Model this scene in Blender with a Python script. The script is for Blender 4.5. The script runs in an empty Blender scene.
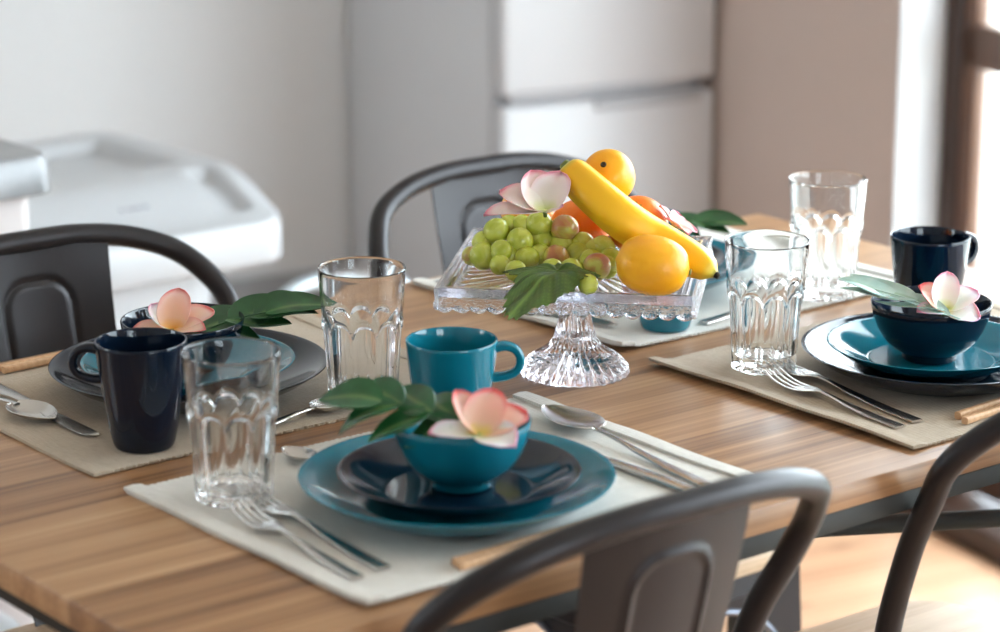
import bpy, bmesh, math, random
from mathutils import Vector, Matrix, noise
random.seed(7)
PI = math.pi
SC = bpy.context.scene
COL = SC.collection
R = math.radians
TZ = .745            # table top height

# ------------------------------------------------------------------ materials
def lin(c):
    return tuple(((v / 255) / 12.92 if v / 255 <= .04045 else ((v / 255 + .055) / 1.055) ** 2.4) for v in c) + (1,)
def mat(name, rgb=(200, 200, 200), rough=.5, metal=0, **kw):
    m = bpy.data.materials.new(name); m.use_nodes = True
    b = m.node_tree.nodes['Principled BSDF']
    b.inputs['Base Color'].default_value = lin(rgb)
    b.inputs['Roughness'].default_value = rough
    b.inputs['Metallic'].default_value = metal
    for k, v in kw.items():
        b.inputs[k.replace('_', ' ')].default_value = v
    return m
def nodes(m):
    t = m.node_tree
    return t, t.nodes['Principled BSDF'], (lambda k: t.nodes.new(k)), (lambda a, b: t.links.new(a, b))
def ramp(n, stops):
    cr = n.color_ramp
    while len(cr.elements) < len(stops): cr.elements.new(.5)
    for e, (p, c) in zip(cr.elements, stops):
        e.position = p; e.color = lin(c)
def coords(N, L, scale=(1, 1, 1), rot=(0, 0, 0), out='Object'):
    tc, mp = N('ShaderNodeTexCoord'), N('ShaderNodeMapping')
    mp.inputs['Scale'].default_value = scale; mp.inputs['Rotation'].default_value = rot
    L(tc.outputs[out], mp.inputs[0]); return mp.outputs[0]
def noise_tex(N, L, vec, scale, detail=4, rough=.55, dist=0):
    n = N('ShaderNodeTexNoise'); L(vec, n.inputs['Vector'])
    n.inputs['Scale'].default_value = scale; n.inputs['Detail'].default_value = detail
    n.inputs['Roughness'].default_value = rough; n.inputs['Distortion'].default_value = dist
    return n.outputs['Fac']
def bump(N, L, b, h, strength, dist=.001):
    n = N('ShaderNodeBump'); n.inputs['Strength'].default_value = strength; n.inputs['Distance'].default_value = dist
    L(h, n.inputs['Height']); L(n.outputs[0], b.inputs['Normal'])
def math_node(N, L, op, a, b=None):
    n = N('ShaderNodeMath'); n.operation = op
    for i, v in enumerate((a, b)):
        if v is None: continue
        if isinstance(v, (int, float)): n.inputs[i].default_value = v
        else: L(v, n.inputs[i])
    return n.outputs[0]
def wood(name, stops, rough=.4, grain=(1.1, 13, 13), plank=0, coat=0, dark=(90, 55, 32), spec=.5, wave=.10, knots=True):
    m = mat(name, rough=rough); t, b, N, L = nodes(m)
    b.inputs['Coat Weight'].default_value = coat; b.inputs['Specular IOR Level'].default_value = spec
    vec = coords(N, L, grain)
    tc = N('ShaderNodeTexCoord')
    w = N('ShaderNodeTexWave'); w.wave_type = 'BANDS'; w.bands_direction = 'Y'
    w.inputs['Scale'].default_value = .55; w.inputs['Distortion'].default_value = 7; w.inputs['Detail'].default_value = 3
    w.inputs['Detail Scale'].default_value = .9
    L(vec, w.inputs[0])
    streak = noise_tex(N, L, coords(N, L, (grain[0] * 2.2, grain[1] * 13, grain[2] * 13)), 1, 4, .65)
    big = noise_tex(N, L, coords(N, L, (grain[0] * .9, grain[1] * .45, 1)), 1.6, 3, .5, .4)
    f = math_node(N, L, 'ADD', math_node(N, L, 'MULTIPLY', w.outputs['Fac'], wave), math_node(N, L, 'MULTIPLY', streak, .66 - wave))
    f = math_node(N, L, 'ADD', f, math_node(N, L, 'MULTIPLY', big, .40))
    if plank:
        sx = N('ShaderNodeSeparateXYZ'); L(tc.outputs['Object'], sx.inputs[0])
        fl = math_node(N, L, 'FLOOR', math_node(N, L, 'DIVIDE', sx.outputs['Y'], plank))
        wn = N('ShaderNodeTexWhiteNoise'); wn.noise_dimensions = '1D'; L(fl, wn.inputs['W'])
        f = math_node(N, L, 'ADD', f, math_node(N, L, 'MULTIPLY', math_node(N, L, 'SUBTRACT', wn.outputs['Value'], .5), .22))
    cr = N('ShaderNodeValToRGB'); ramp(cr, stops); L(f, cr.inputs[0])
    vo = N('ShaderNodeTexVoronoi'); L(coords(N, L, (1.0, 2.6, 2.6)), vo.inputs['Vector']); vo.inputs['Scale'].default_value = 3.1
    kr = N('ShaderNodeMapRange'); L(vo.outputs['Distance'], kr.inputs[0])
    kr.inputs[1].default_value = .02; kr.inputs[2].default_value = .11; kr.inputs[3].default_value = .5 if knots else 0; kr.inputs[4].default_value = 0
    mx = N('ShaderNodeMix'); mx.data_type = 'RGBA'; L(kr.outputs[0], mx.inputs[0]); L(cr.outputs[0], mx.inputs[6]); mx.inputs[7].default_value = lin(dark)
    L(mx.outputs[2], b.inputs['Base Color'])
    bump(N, L, b, streak, .12, .0006)
    return m
def speck(m, scale=40, amt=.12, bstr=.05):
    t, b, N, L = nodes(m); v = coords(N, L)
    n = noise_tex(N, L, v, scale, 5)
    base = b.inputs['Base Color'].default_value[:]
    mx = N('ShaderNodeMix'); mx.data_type = 'RGBA'; L(n, mx.inputs[0])
    mx.inputs[6].default_value = tuple(c * (1 - amt) for c in base[:3]) + (1,)
    mx.inputs[7].default_value = tuple(min(1, c * (1 + amt)) for c in base[:3]) + (1,)
    L(mx.outputs[2], b.inputs['Base Color'])
    if bstr: bump(N, L, b, n, bstr, .001)
    return m
def cloth(name, rgb, rgb2):
    m = mat(name, rgb, .95); t, b, N, L = nodes(m)
    b.inputs['Specular IOR Level'].default_value = .15; b.inputs['Sheen Weight'].default_value = .15
    v = coords(N, L)
    a = N('ShaderNodeTexWave'); a.bands_direction = 'X'; a.inputs['Scale'].default_value = 130; a.inputs['Distortion'].default_value = .6; L(v, a.inputs[0])
    c = N('ShaderNodeTexWave'); c.bands_direction = 'Y'; c.inputs['Scale'].default_value = 90; c.inputs['Distortion'].default_value = .6; L(v, c.inputs[0])
    s = noise_tex(N, L, coords(N, L, (60, 900, 1)), 1, 2); s2 = noise_tex(N, L, coords(N, L, (900, 60, 1)), 1, 2)
    f = math_node(N, L, 'MULTIPLY', math_node(N, L, 'ADD', s, s2), .5)
    g = math_node(N, L, 'ADD', math_node(N, L, 'MULTIPLY', a.outputs['Fac'], .25), math_node(N, L, 'MULTIPLY', c.outputs['Fac'], .25))
    f2 = math_node(N, L, 'ADD', f, math_node(N, L, 'SUBTRACT', g, .25))
    cr = N('ShaderNodeValToRGB'); ramp(cr, [(.2, rgb2), (.75, rgb)]); L(f2, cr.inputs[0]); L(cr.outputs[0], b.inputs['Base Color'])
    bump(N, L, b, f2, .5, .0006)
    return m

M = {}
M['oak'] = wood('oak_top', [(.32, (108, 74, 48)), (.5, (152, 112, 78)), (.64, (178, 138, 100)), (.8, (198, 162, 126))], .34, plank=.092, spec=.5)
M['seat_wood'] = wood('seat_wood', [(.3, (190, 160, 128)), (.55, (212, 186, 156)), (.8, (226, 204, 178))], .45, (3, 16, 16), plank=.06, dark=(170, 135, 100), knots=False)
M['stick'] = wood('stick_wood', [(.3, (184, 138, 98)), (.55, (206, 164, 124)), (.8, (220, 184, 146))], .5, (6, 60, 60), dark=(150, 100, 60), knots=False)
M['floor'] = wood('floor_wood', [(.3, (164, 122, 94)), (.5, (188, 148, 118)), (.8, (208, 172, 142))], .3, (.9, 8, 8), plank=.1)
M['metal'] = speck(mat('gunmetal', (44, 41, 43), .36, .5), 300, .05, .03)
M['frame'] = speck(mat('frame_steel', (50, 50, 48), .6, 0, Specular_IOR_Level=.25), 300, .05, .03)
M['bead'] = speck(mat('bead_metal', (118, 122, 134), .34, .8), 300, .04, .02)
M['teal'] = speck(mat('teal_glaze', (12, 108, 128), .1, 0), 25, .06, 0)
M['navy'] = speck(mat('navy_glaze', (6, 21, 39), .09, 0, Specular_IOR_Level=.4), 25, .08, 0)
M['steel'] = speck(mat('stainless', (208, 205, 202), .27, 1.0), 400, .04, .02)
M['glass'] = mat('clear_glass', (255, 255, 255), 0, 0, Transmission_Weight=1.0, IOR=1.46)
M['pglass'] = mat('pressed_glass', (250, 248, 255), .03, 0, Transmission_Weight=1.0, IOR=1.48)
for k in ('glass', 'pglass'):
    t, b, N, L = nodes(M[k]); bump(N, L, b, noise_tex(N, L, coords(N, L), 30, 2), .05, .002)
M['stipple'] = mat('stippled_glass', (250, 250, 255), .1, 0, Transmission_Weight=1.0, IOR=1.46)
t, b, N, L = nodes(M['stipple']); vv = N('ShaderNodeTexVoronoi'); vv.inputs['Scale'].default_value = 420; L(coords(N, L), vv.inputs['Vector']); bump(N, L, b, vv.outputs['Distance'], .55, .0012)
M['linen_tan'] = cloth('linen_tan', (194, 178, 158), (150, 134, 115))
M['linen_white'] = cloth('linen_white', (228, 225, 219), (192, 187, 178))
M['white'] = speck(mat('white_plastic', (184, 185, 188), .35), 30, .02, 0)
M['wall'] = speck(mat('wall_paper', (214, 214, 215), .9), 60, .03, .08)
M['wall_shaded'] = speck(mat('shade_toned_wall_paper', (190, 174, 166), .9), 60, .03, .08)  # shade on the right wall put into the paper colour
M['ceil'] = speck(mat('ceiling_paint', (225, 222, 216), .9), 60, .02, .05)
M['skirt'] = speck(mat('grey_skirting', (150, 150, 152), .6), 30, .04, 0)
M['fridge'] = speck(mat('fridge_enamel', (196, 196, 199), .3), 20, .015, 0)
M['fridge_side'] = speck(mat('fridge_side_enamel', (200, 201, 204), .4), 20, .015, 0)
M['gasket'] = speck(mat('grey_gasket', (168, 168, 172), .5), 40, .05, 0)
M['lid'] = speck(mat('grey_film', (140, 140, 142), .3, .15), 18, .35, .05)
M['carton'] = speck(mat('pale_board', (206, 198, 197), .6), 30, .03, 0)
M['brown'] = wood('dark_frame', [(.3, (40, 26, 20)), (.6, (58, 38, 28)), (.9, (84, 56, 40))], .4, (14, 14, 1.0), dark=(30, 18, 12))
M['brown2'] = wood('sash_frame', [(.3, (74, 48, 32)), (.6, (96, 64, 44)), (.9, (118, 84, 62))], .4, (14, 14, 1.0), dark=(60, 36, 24))
M['tube'] = speck(mat('pale_steel', (200, 212, 220), .3, .6), 200, .04, 0)
M['ink'] = speck(mat('grey_ink', (150, 150, 160), .6), 50, .05, 0)
M['concrete'] = speck(mat('pale_terrace', (196, 196, 190), .9), 8, .08, .1)
M['stem'] = speck(mat('stem_green', (108, 120, 52), .5), 80, .2, .1)
M['black'] = speck(mat('dark_scar', (38, 30, 18), .8), 200, .3, .2)

def peel(name, a, b_, rough=.38, bs=.12, sc=260):
    m = mat(name, a, rough); t, b, N, L = nodes(m)
    b.inputs['Subsurface Weight'].default_value = .12; b.inputs['Subsurface Radius'].default_value = (.012, .006, .002)
    b.inputs['Subsurface Scale'].default_value = .5
    v = coords(N, L); big = noise_tex(N, L, v, 28, 3)
    cr = N('ShaderNodeValToRGB'); ramp(cr, [(.35, a), (.7, b_)]); L(big, cr.inputs[0]); L(cr.outputs[0], b.inputs['Base Color'])
    vo = N('ShaderNodeTexVoronoi'); vo.inputs['Scale'].default_value = sc; L(v, vo.inputs['Vector'])
    bump(N, L, b, vo.outputs['Distance'], bs, .001); return m
M['lemon'] = peel('lemon_peel', (234, 158, 8), (242, 172, 14))
M['tangerine'] = peel('tangerine_peel', (236, 112, 18), (244, 132, 30), .35, .2, 300)
def banana_mat():
    m = mat('banana_peel', (246, 196, 24), .42); t, b, N, L = nodes(m)
    b.inputs['Subsurface Weight'].default_value = .1; b.inputs['Subsurface Scale'].default_value = .004
    at = N('ShaderNodeAttribute'); at.attribute_name = 'along'
    nz = noise_tex(N, L, coords(N, L), 60, 3)
    f = math_node(N, L, 'ADD', at.outputs['Fac'], math_node(N, L, 'MULTIPLY', math_node(N, L, 'SUBTRACT', nz, .5), .05))
    cr = N('ShaderNodeValToRGB'); ramp(cr, [(0, (196, 176, 62)), (.05, (230, 170, 16)), (.4, (240, 182, 16)), (.88, (240, 190, 28)), (.96, (214, 198, 70)), (1, (150, 140, 60))])
    L(f, cr.inputs[0]); L(cr.outputs[0], b.inputs['Base Color']); bump(N, L, b, nz, .05, .001); return m
M['banana'] = banana_mat()
def grape_mat(name, stops):
    m = mat(name, (170, 180, 60), .22); t, b, N, L = nodes(m)
    b.inputs['Subsurface Weight'].default_value = .55; b.inputs['Subsurface Radius'].default_value = (.008, .008, .002)
    b.inputs['Subsurface Scale'].default_value = .8
    nz = noise_tex(N, L, coords(N, L), 55, 3, .5, .5)
    cr = N('ShaderNodeValToRGB'); ramp(cr, stops); L(nz, cr.inputs[0]); L(cr.outputs[0], b.inputs['Base Color'])
    rr = N('ShaderNodeMapRange'); L(nz, rr.inputs[0]); rr.inputs[3].default_value = .15; rr.inputs[4].default_value = .38; L(rr.outputs[0], b.inputs['Roughness'])
    return m
M['grape'] = grape_mat('grape_skin', [(.3, (166, 178, 58)), (.6, (196, 202, 92))])
M['grape_red'] = grape_mat('grape_blush', [(.42, (190, 188, 96)), (.62, (182, 120, 84))])
def leaf_mat(name, c1, c2, rough=.35, vein=(120, 150, 90), vs=.5):
    m = mat(name, c1, rough); t, b, N, L = nodes(m)
    nz = noise_tex(N, L, coords(N, L), 45, 4)
    at = N('ShaderNodeAttribute'); at.attribute_name = 'vein'
    cr = N('ShaderNodeValToRGB'); ramp(cr, [(.3, c1), (.7, c2)]); L(nz, cr.inputs[0])
    mx = N('ShaderNodeMix'); mx.data_type = 'RGBA'; L(math_node(N, L, 'MULTIPLY', at.outputs['Fac'], vs), mx.inputs[0])
    L(cr.outputs[0], mx.inputs[6]); mx.inputs[7].default_value = lin(vein); L(mx.outputs[2], b.inputs['Base Color'])
    b.inputs['Subsurface Weight'].default_value = .08; b.inputs['Subsurface Scale'].default_value = .003
    h = math_node(N, L, 'ADD', math_node(N, L, 'MULTIPLY', nz, .3), math_node(N, L, 'MULTIPLY', at.outputs['Fac'], -.7))
    bump(N, L, b, h, .3, .001); return m
M['leaf_dark'] = leaf_mat('monstera_leaf', (22, 66, 34), (38, 92, 46), .3)
M['leaf_mid'] = leaf_mat('glossy_leaf', (30, 82, 44), (46, 104, 60), .25)
M['leaf_grape'] = leaf_mat('vine_leaf', (48, 72, 14), (70, 98, 24), .5, (110, 140, 60), .6)
M['leaf_sheen'] = leaf_mat('sheen_toned_leaf', (150, 184, 174), (184, 208, 200), .2)  # green leaf, window sheen painted into its base colour
def petal_mat(name, stops):
    m = mat(name, (240, 210, 205), .55); t, b, N, L = nodes(m)
    at = N('ShaderNodeAttribute'); at.attribute_name = 'tint'
    nz = noise_tex(N, L, coords(N, L), 70, 3)
    f = math_node(N, L, 'ADD', at.outputs['Fac'], math_node(N, L, 'MULTIPLY', math_node(N, L, 'SUBTRACT', nz, .5), .12))
    cr = N('ShaderNodeValToRGB'); ramp(cr, stops); L(f, cr.inputs[0]); L(cr.outputs[0], b.inputs['Base Color'])
    b.inputs['Subsurface Weight'].default_value = .3; b.inputs['Subsurface Scale'].default_value = .004
    return m
M['petal_coral'] = petal_mat('petal_coral', [(0, (226, 190, 80)), (.18, (230, 184, 160)), (.6, (228, 176, 162)), (.85, (222, 122, 118)), (1, (214, 92, 98))])
M['petal_white'] = petal_mat('petal_white', [(0, (206, 204, 84)), (.2, (228, 222, 208)), (.65, (230, 218, 222)), (.92, (224, 186, 202)), (1, (216, 150, 176))])
M['petal_pale'] = petal_mat('petal_pale', [(0, (196, 196, 110)), (.2, (224, 206, 194)), (.6, (224, 202, 200)), (.88, (216, 164, 172)), (1, (208, 132, 150))])
M['petal_peach'] = petal_mat('petal_peach', [(0, (236, 160, 50)), (.2, (230, 180, 146)), (.6, (228, 186, 172)), (.88, (218, 146, 134)), (1, (212, 112, 112))])
def pane_mat():
    m = bpy.data.materials.new('window_pane'); m.use_nodes = True; t = m.node_tree; t.nodes.clear()
    N = t.nodes.new; L = t.links.new
    o, mx, tr, gl = N('ShaderNodeOutputMaterial'), N('ShaderNodeMixShader'), N('ShaderNodeBsdfTransparent'), N('ShaderNodeBsdfGlossy')
    gl.inputs['Roughness'].default_value = .02; mx.inputs[0].default_value = .06; tr.inputs[0].default_value = (.96, .98, .97, 1)
    L(tr.outputs[0], mx.inputs[1]); L(gl.outputs[0], mx.inputs[2]); L(mx.outputs[0], o.inputs[0]); return m
M['pane'] = pane_mat()

# ------------------------------------------------------------------ geometry helpers
def smooth(bm, ang=35):
    for f in bm.faces: f.smooth = True
    for e in bm.edges:
        if len(e.link_faces) == 2 and e.calc_face_angle(0) > R(ang): e.smooth = False
def obj(name, bm, m, parent=None, loc=None, rot=None, ang=35, wn=True):
    bmesh.ops.recalc_face_normals(bm, faces=bm.faces[:])
    smooth(bm, ang)
    me = bpy.data.meshes.new(name); bm.to_mesh(me); bm.free()
    me.materials.append(M[m] if isinstance(m, str) else m)
    o = bpy.data.objects.new(name, me); COL.objects.link(o)
    if parent: o.parent = parent
    if loc: o.location = loc
    if rot: o.rotation_euler = rot
    return o
def tag(o, label, cat, group=None):
    o['label'] = label; o['category'] = cat
    if group: o['group'] = group
    return o
def thing(name, label, cat, loc, rz=0, group=None):
    o = bpy.data.objects.new(name, None); COL.objects.link(o); o.empty_display_size = .05
    o.location = loc; o.rotation_euler = (0, 0, rz)
    return tag(o, label, cat, group)
def dup(root, loc, rz, label, name=None):
    r = root.copy(); COL.objects.link(r); r.location = loc; r.rotation_euler = (0, 0, rz); r['label'] = label
    for ch in list(root.children):
        c = ch.copy(); COL.objects.link(c); c.parent = r
        for g in list(ch.children):
            d = g.copy(); COL.objects.link(d); d.parent = c
    return r
def structure(o): o['kind'] = 'structure'; return o
def box(bm, lo, hi, bev=0, seg=2):
    lo, hi = Vector(lo), Vector(hi)
    r = bmesh.ops.create_cube(bm, size=1, matrix=Matrix.Translation((lo + hi) / 2) @ Matrix.Diagonal((*(hi - lo), 1)))
    if bev:
        vs = r['verts']; es = list({e for v in vs for e in v.link_edges})
        bmesh.ops.bevel(bm, geom=es, offset=bev, segments=seg, affect='EDGES', profile=.5)
    return bm
def skin(bm, loops, close=True, caps=(True, True)):
    rows = [[bm.verts.new(p) for p in lp] for lp in loops]
    n = len(rows[0])
    for a, b in zip(rows, rows[1:]):
        for i in range(n if close else n - 1):
            j = (i + 1) % n
            bm.faces.new((a[i], a[j], b[j], b[i]))
    if close:
        for k, row in ((0, rows[0][::-1]), (1, rows[-1])):
            if caps[k]: bm.faces.new(row)
    return rows
def lathe(bm, prof, n=72, rf=None):
    """prof: list of (r,z); r=0 ends collapse. rf(r,z,theta)->(r,z)"""
    rows = []
    for r, z in prof:
        if r <= 1e-6: rows.append([bm.verts.new((0, 0, z))]); continue
        row = []
        for i in range(n):
            a = 2 * PI * i / n
            rr, zz = rf(r, z, a) if rf else (r, z)
            row.append(bm.verts.new((rr * math.cos(a), rr * math.sin(a), zz)))
        rows.append(row)
    for a, b in zip(rows, rows[1:]):
        for i in range(n):
            j = (i + 1) % n
            if len(a) == 1 and len(b) == 1: continue
            if len(a) == 1: bm.faces.new((a[0], b[j], b[i]))
            elif len(b) == 1: bm.faces.new((a[i], a[j], b[0]))
            else: bm.faces.new((a[i], a[j], b[j], b[i]))
    return bm
def crom(pts, per=8, closed=False):
    P = [Vector(p) for p in pts]; n = len(P); out = []
    rng = range(n if closed else n - 1)
    for i in rng:
        if closed: p0, p1, p2, p3 = P[i - 1], P[i], P[(i + 1) % n], P[(i + 2) % n]
        else:
            p1, p2 = P[i], P[i + 1]
            p0 = P[i - 1] if i else p1 * 2 - p2
            p3 = P[i + 2] if i + 2 < n else p2 * 2 - p1
        for k in range(per):
            t = k / per; t2, t3 = t * t, t * t * t
            out.append(.5 * ((2 * p1) + (p2 - p0) * t + (2 * p0 - 5 * p1 + 4 * p2 - p3) * t2 + (3 * p1 - p0 - 3 * p2 + p3) * t3))
    if not closed: out.append(P[-1].copy())
    return out
def sweep(bm, pts, sec, up=(0, 0, 1), closed=False):
    """sec(i,t)->list of (a,b) offsets: a along side, b along local up"""
    n = len(pts); loops = []; up = Vector(up); side = None
    for i in range(n):
        if closed: T = pts[(i + 1) % n] - pts[i - 1]
        else: T = pts[min(i + 1, n - 1)] - pts[max(i - 1, 0)]
        T.normalize()
        if side is None:
            side = T.cross(up)
            if side.length < 1e-4: side = T.cross(Vector((1, 0, 0)))
        side = (side - T * side.dot(T)).normalized()
        u = side.cross(T)
        loops.append([pts[i] + side * a + u * b for a, b in sec(i, i / max(1, n - 1))])
    if closed: loops.append(loops[0])
    rows = skin(bm, loops, True, (not closed, not closed))
    if closed: bmesh.ops.remove_doubles(bm, verts=bm.verts[:], dist=1e-6)
    return rows
def ell(a, b, n=12): return [(a * math.cos(2 * PI * k / n), b * math.sin(2 * PI * k / n)) for k in range(n)]
def tube(bm, pts, r, n=12, per=8, closed=False, up=(0, 0, 1)):
    p = crom(pts, per, closed) if per else [Vector(q) for q in pts]
    f = r if callable(r) else (lambda t: r)
    return sweep(bm, p, lambda i, t: ell(f(t), f(t), n), up, closed)
def grid(bm, nu, nv, fn):
    """single sheet; fn(u,v)->Vector"""
    V = [[bm.verts.new(fn(i / nu, j / nv)) for j in range(nv + 1)] for i in range(nu + 1)]
    for i in range(nu):
        for j in range(nv):
            bm.faces.new((V[i][j], V[i + 1][j], V[i + 1][j + 1], V[i][j + 1]))
    return V
def thicken(bm, t):
    bmesh.ops.recalc_face_normals(bm, faces=bm.faces[:])
    bmesh.ops.solidify(bm, geom=bm.faces[:], thickness=t)
def rrect(w, d, r, n=8, cx=0, cy=0, z=0):
    out = []
    for k, (sx, sy) in enumerate(((1, 1), (-1, 1), (-1, -1), (1, -1))):
        for i in range(n + 1):
            a = PI / 2 * (k + i / n)
            out.append(Vector((cx + sx * (w / 2 - r) + r * math.cos(a), cy + sy * (d / 2 - r) + r * math.sin(a), z)))
    return out
def sstep(a, b, x):
    t = max(0, min(1, (x - a) / (b - a))); return t * t * (3 - 2 * t)
def face_dir(o, d, roll=0):
    """rotation that takes local +Z to d"""
    q = Vector(d).to_track_quat('Z', 'Y'); return (q.to_matrix() @ Matrix.Rotation(roll, 3, 'Z')).to_euler()

# ------------------------------------------------------------------ camera
CAM = Vector((-.974, -1.565, 1.51)); YAW = R(-38.8)
cam = bpy.data.cameras.new('camera'); co = bpy.data.objects.new('camera', cam); COL.objects.link(co)
co.location = CAM; co.rotation_euler = (R(90 - 15.2), 0, YAW)
cam.sensor_width = 36; cam.lens = 97.2; cam.clip_start = .05; cam.clip_end = 100
cam.dof.use_dof = True; cam.dof.focus_distance = 2.60; cam.dof.aperture_fstop = 3.6; cam.dof.aperture_blades = 0
SC.camera = co

# ------------------------------------------------------------------ room (its own axes: 11.7 degrees off the table)
RM = Matrix.Translation((CAM.x, CAM.y, 0)) @ Matrix.Rotation(R(-11.7), 4, 'Z')
def rst(name, bm, m, ang=35, parent=None):
    o = obj(name, bm, m, parent, ang=ang)
    if not parent: o.matrix_world = RM; structure(o)
    return o
A0, A1, B0, B1, H = -2.3, 2.545, -1.9, 4.775, 2.45
bm = bmesh.new(); box(bm, (A0, B0, -.05), (A1 + .3, B1, 0)); rst('floor', bm, 'floor')
bm = bmesh.new(); box(bm, (A0, B0, H), (A1 + .3, B1, H + .05)); rst('ceiling', bm, 'ceil')
bm = bmesh.new(); box(bm, (A0 - .2, B1, -.05), (A1 + .3, B1 + .15, H)); rst('wall_back', bm, 'wall')
FA0, FA1, FZ0, FZ1 = .7, 2.1, .6, 1.95  # unseen window behind the camera, added as front fill
bm = bmesh.new()
box(bm, (A0 - .2, B0 - .15, -.05), (FA0, B0, H)); box(bm, (FA1, B0 - .15, -.05), (A1 + .3, B0, H)); box(bm, (FA0, B0 - .15, -.05), (FA1, B0, FZ0)); box(bm, (FA0, B0 - .15, FZ1), (FA1, B0, H))
rst('wall_front', bm, 'wall')
bm = bmesh.new()
for lo, hi in (((FA0, B0 - .1, FZ0), (FA0 + .05, B0 - .04, FZ1)), ((FA1 - .05, B0 - .1, FZ0), (FA1, B0 - .04, FZ1)), ((FA0, B0 - .1, FZ0), (FA1, B0 - .04, FZ0 + .05)), ((FA0, B0 - .1, FZ1 - .05), (FA1, B0 - .04, FZ1)), (((FA0 + FA1) / 2 - .03, B0 - .1, FZ0), ((FA0 + FA1) / 2 + .03, B0 - .04, FZ1))):
    box(bm, lo, hi, .004)
w2 = rst('fill_window_2', bm, 'brown')
bm = bmesh.new(); box(bm, (FA0 + .04, B0 - .072, FZ0 + .04), (FA1 - .04, B0 - .068, FZ1 - .04)); rst('window_pane', bm, 'pane', parent=w2)
DB0, DB1, DH = .35, 3.558, 2.05      # the sliding door opening in the right wall
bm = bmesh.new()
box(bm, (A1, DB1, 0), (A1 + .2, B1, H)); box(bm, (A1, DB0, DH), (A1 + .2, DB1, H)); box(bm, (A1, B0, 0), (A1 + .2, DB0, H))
rst('wall_right', bm, 'wall_shaded')
WB0, WB1, WZ0, WZ1 = 3.1, 4.1, .95, 2.0
bm = bmesh.new()
box(bm, (A0 - .2, B0, -.05), (A0, WB0, H)); box(bm, (A0 - .2, WB1, -.05), (A0, B1, H)); box(bm, (A0 - .2, WB0, -.05), (A0, WB1, WZ0)); box(bm, (A0 - .2, WB0, WZ1), (A0, WB1, H))
rst('wall_left', bm, 'wall')
bm = bmesh.new()
for lo, hi in (((A0 - .12, WB0, WZ0), (A0 - .06, WB0 + .05, WZ1)), ((A0 - .12, WB1 - .05, WZ0), (A0 - .06, WB1, WZ1)), ((A0 - .12, WB0, WZ0), (A0 - .06, WB1, WZ0 + .05)), ((A0 - .12, WB0, WZ1 - .05), (A0 - .06, WB1, WZ1)), ((A0 - .12, (WB0 + WB1) / 2 - .03, WZ0), (A0 - .06, (WB0 + WB1) / 2 + .03, WZ1))):
    box(bm, lo, hi, .004)
w1 = rst('window_1', bm, 'brown')
bm = bmesh.new(); box(bm, (A0 - .094, WB0 + .04, WZ0 + .04), (A0 - .09, WB1 - .04, WZ1 - .04)); rst('window_pane', bm, 'pane', parent=w1)
bm = bmesh.new(); box(bm, (A0 + .0, B1 - .014, 0), (A1, B1, .2), .003); rst('baseboard_back', bm, 'skirt')
bm = bmesh.new(); box(bm, (A1 - .012, DB1 + .0, 0), (A1, B1 - .7, .07), .003); rst('baseboard_right', bm, 'skirt')
bm = bmesh.new(); box(bm, (A1 + .001, DB1 - .004, 0), (A1 + .0895, DB1 + .002, DH)); rst('trim_1', bm, 'white')
# sliding door: dark outer frame, brown sashes with a middle rail, panes
bm = bmesh.new()
fa0, fa1 = A1 + .09, A1 + .13
for lo, hi in (((fa0, DB1 - .045, 0), (fa1, DB1, DH)), ((fa0, DB0, 0), (fa1, DB0 + .045, DH)), ((fa0, DB0, DH - .06), (fa1, DB1, DH)), ((A1 - .0, DB0, 0), (fa1, DB1 - .0, .045))):
    box(bm, lo, hi, .004)
d1 = rst('door_1', bm, 'brown')
mid = (DB0 + DB1) / 2
for k, (b0, b1, ao) in enumerate(((mid - .03, DB1 - .0455, .004), (DB0 + .0455, mid + .03, .03))):
    bm = bmesh.new(); a0, a1 = fa0 + ao, fa0 + ao + .022
    for lo, hi in (((a0, b1 - .036, .05), (a1, b1, DH - .06)), ((a0, b0, .05), (a1, b0 + .045, DH - .06)), ((a0, b0, .05), (a1, b1, .14)), ((a0, b0, DH - .12), (a1, b1, DH - .06)), ((a0, b0, .755), (a1, b1, .825))):
        box(bm, lo, hi, .003)
    s = rst('door_sash', bm, 'brown2', parent=d1)
    bm = bmesh.new(); box(bm, (a0 + .009, b0 + .03, .1), (a0 + .013, b1 - .03, DH - .1)); rst('door_pane', bm, 'pane', parent=s)
bm = bmesh.new(); box(bm, (A1 + .3, -9, -.16), (A1 + 16, 16, -.1)); o = rst('terrace_ground', bm, 'concrete'); o.name = 'ground'

# ------------------------------------------------------------------ refrigerator
def rt(a, b, z=0): return RM @ Vector((a, b, z))
fr = thing('refrigerator', 'white two-door refrigerator standing against the back wall behind the chairs', 'refrigerator', rt(2.103, 4.097), R(-11.7))
FW, FD, FS = .430, .662, .64
bm = bmesh.new(); box(bm, (0, .055, .03), (FW, FD, 1.45), .008); obj('body', bm, 'fridge_side', fr)
bm = bmesh.new(); box(bm, (.004, .045, .05), (FW - .004, .056, 1.44)); obj('gasket', bm, 'gasket', fr)
for nm, z0, z1 in (('door', FS + .009, 1.45), ('door', .06, FS - .009)):
    bm = bmesh.new(); box(bm, (0, 0, z0), (FW, .047, z1), .012, 3); dd = obj(nm, bm, 'fridge', fr)
    if z0 > .5:
        bm = bmesh.new(); box(bm, (.02, .012, FS - .006), (FW - .05, .045, FS + .012), .003); obj('door_trim', bm, 'gasket', dd)
    else:
        bm = bmesh.new(); box(bm, (FW * .42, -.008, FS - .028), (FW * .93, .006, FS - .010), .004); obj('handle', bm, 'gasket', dd)
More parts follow.
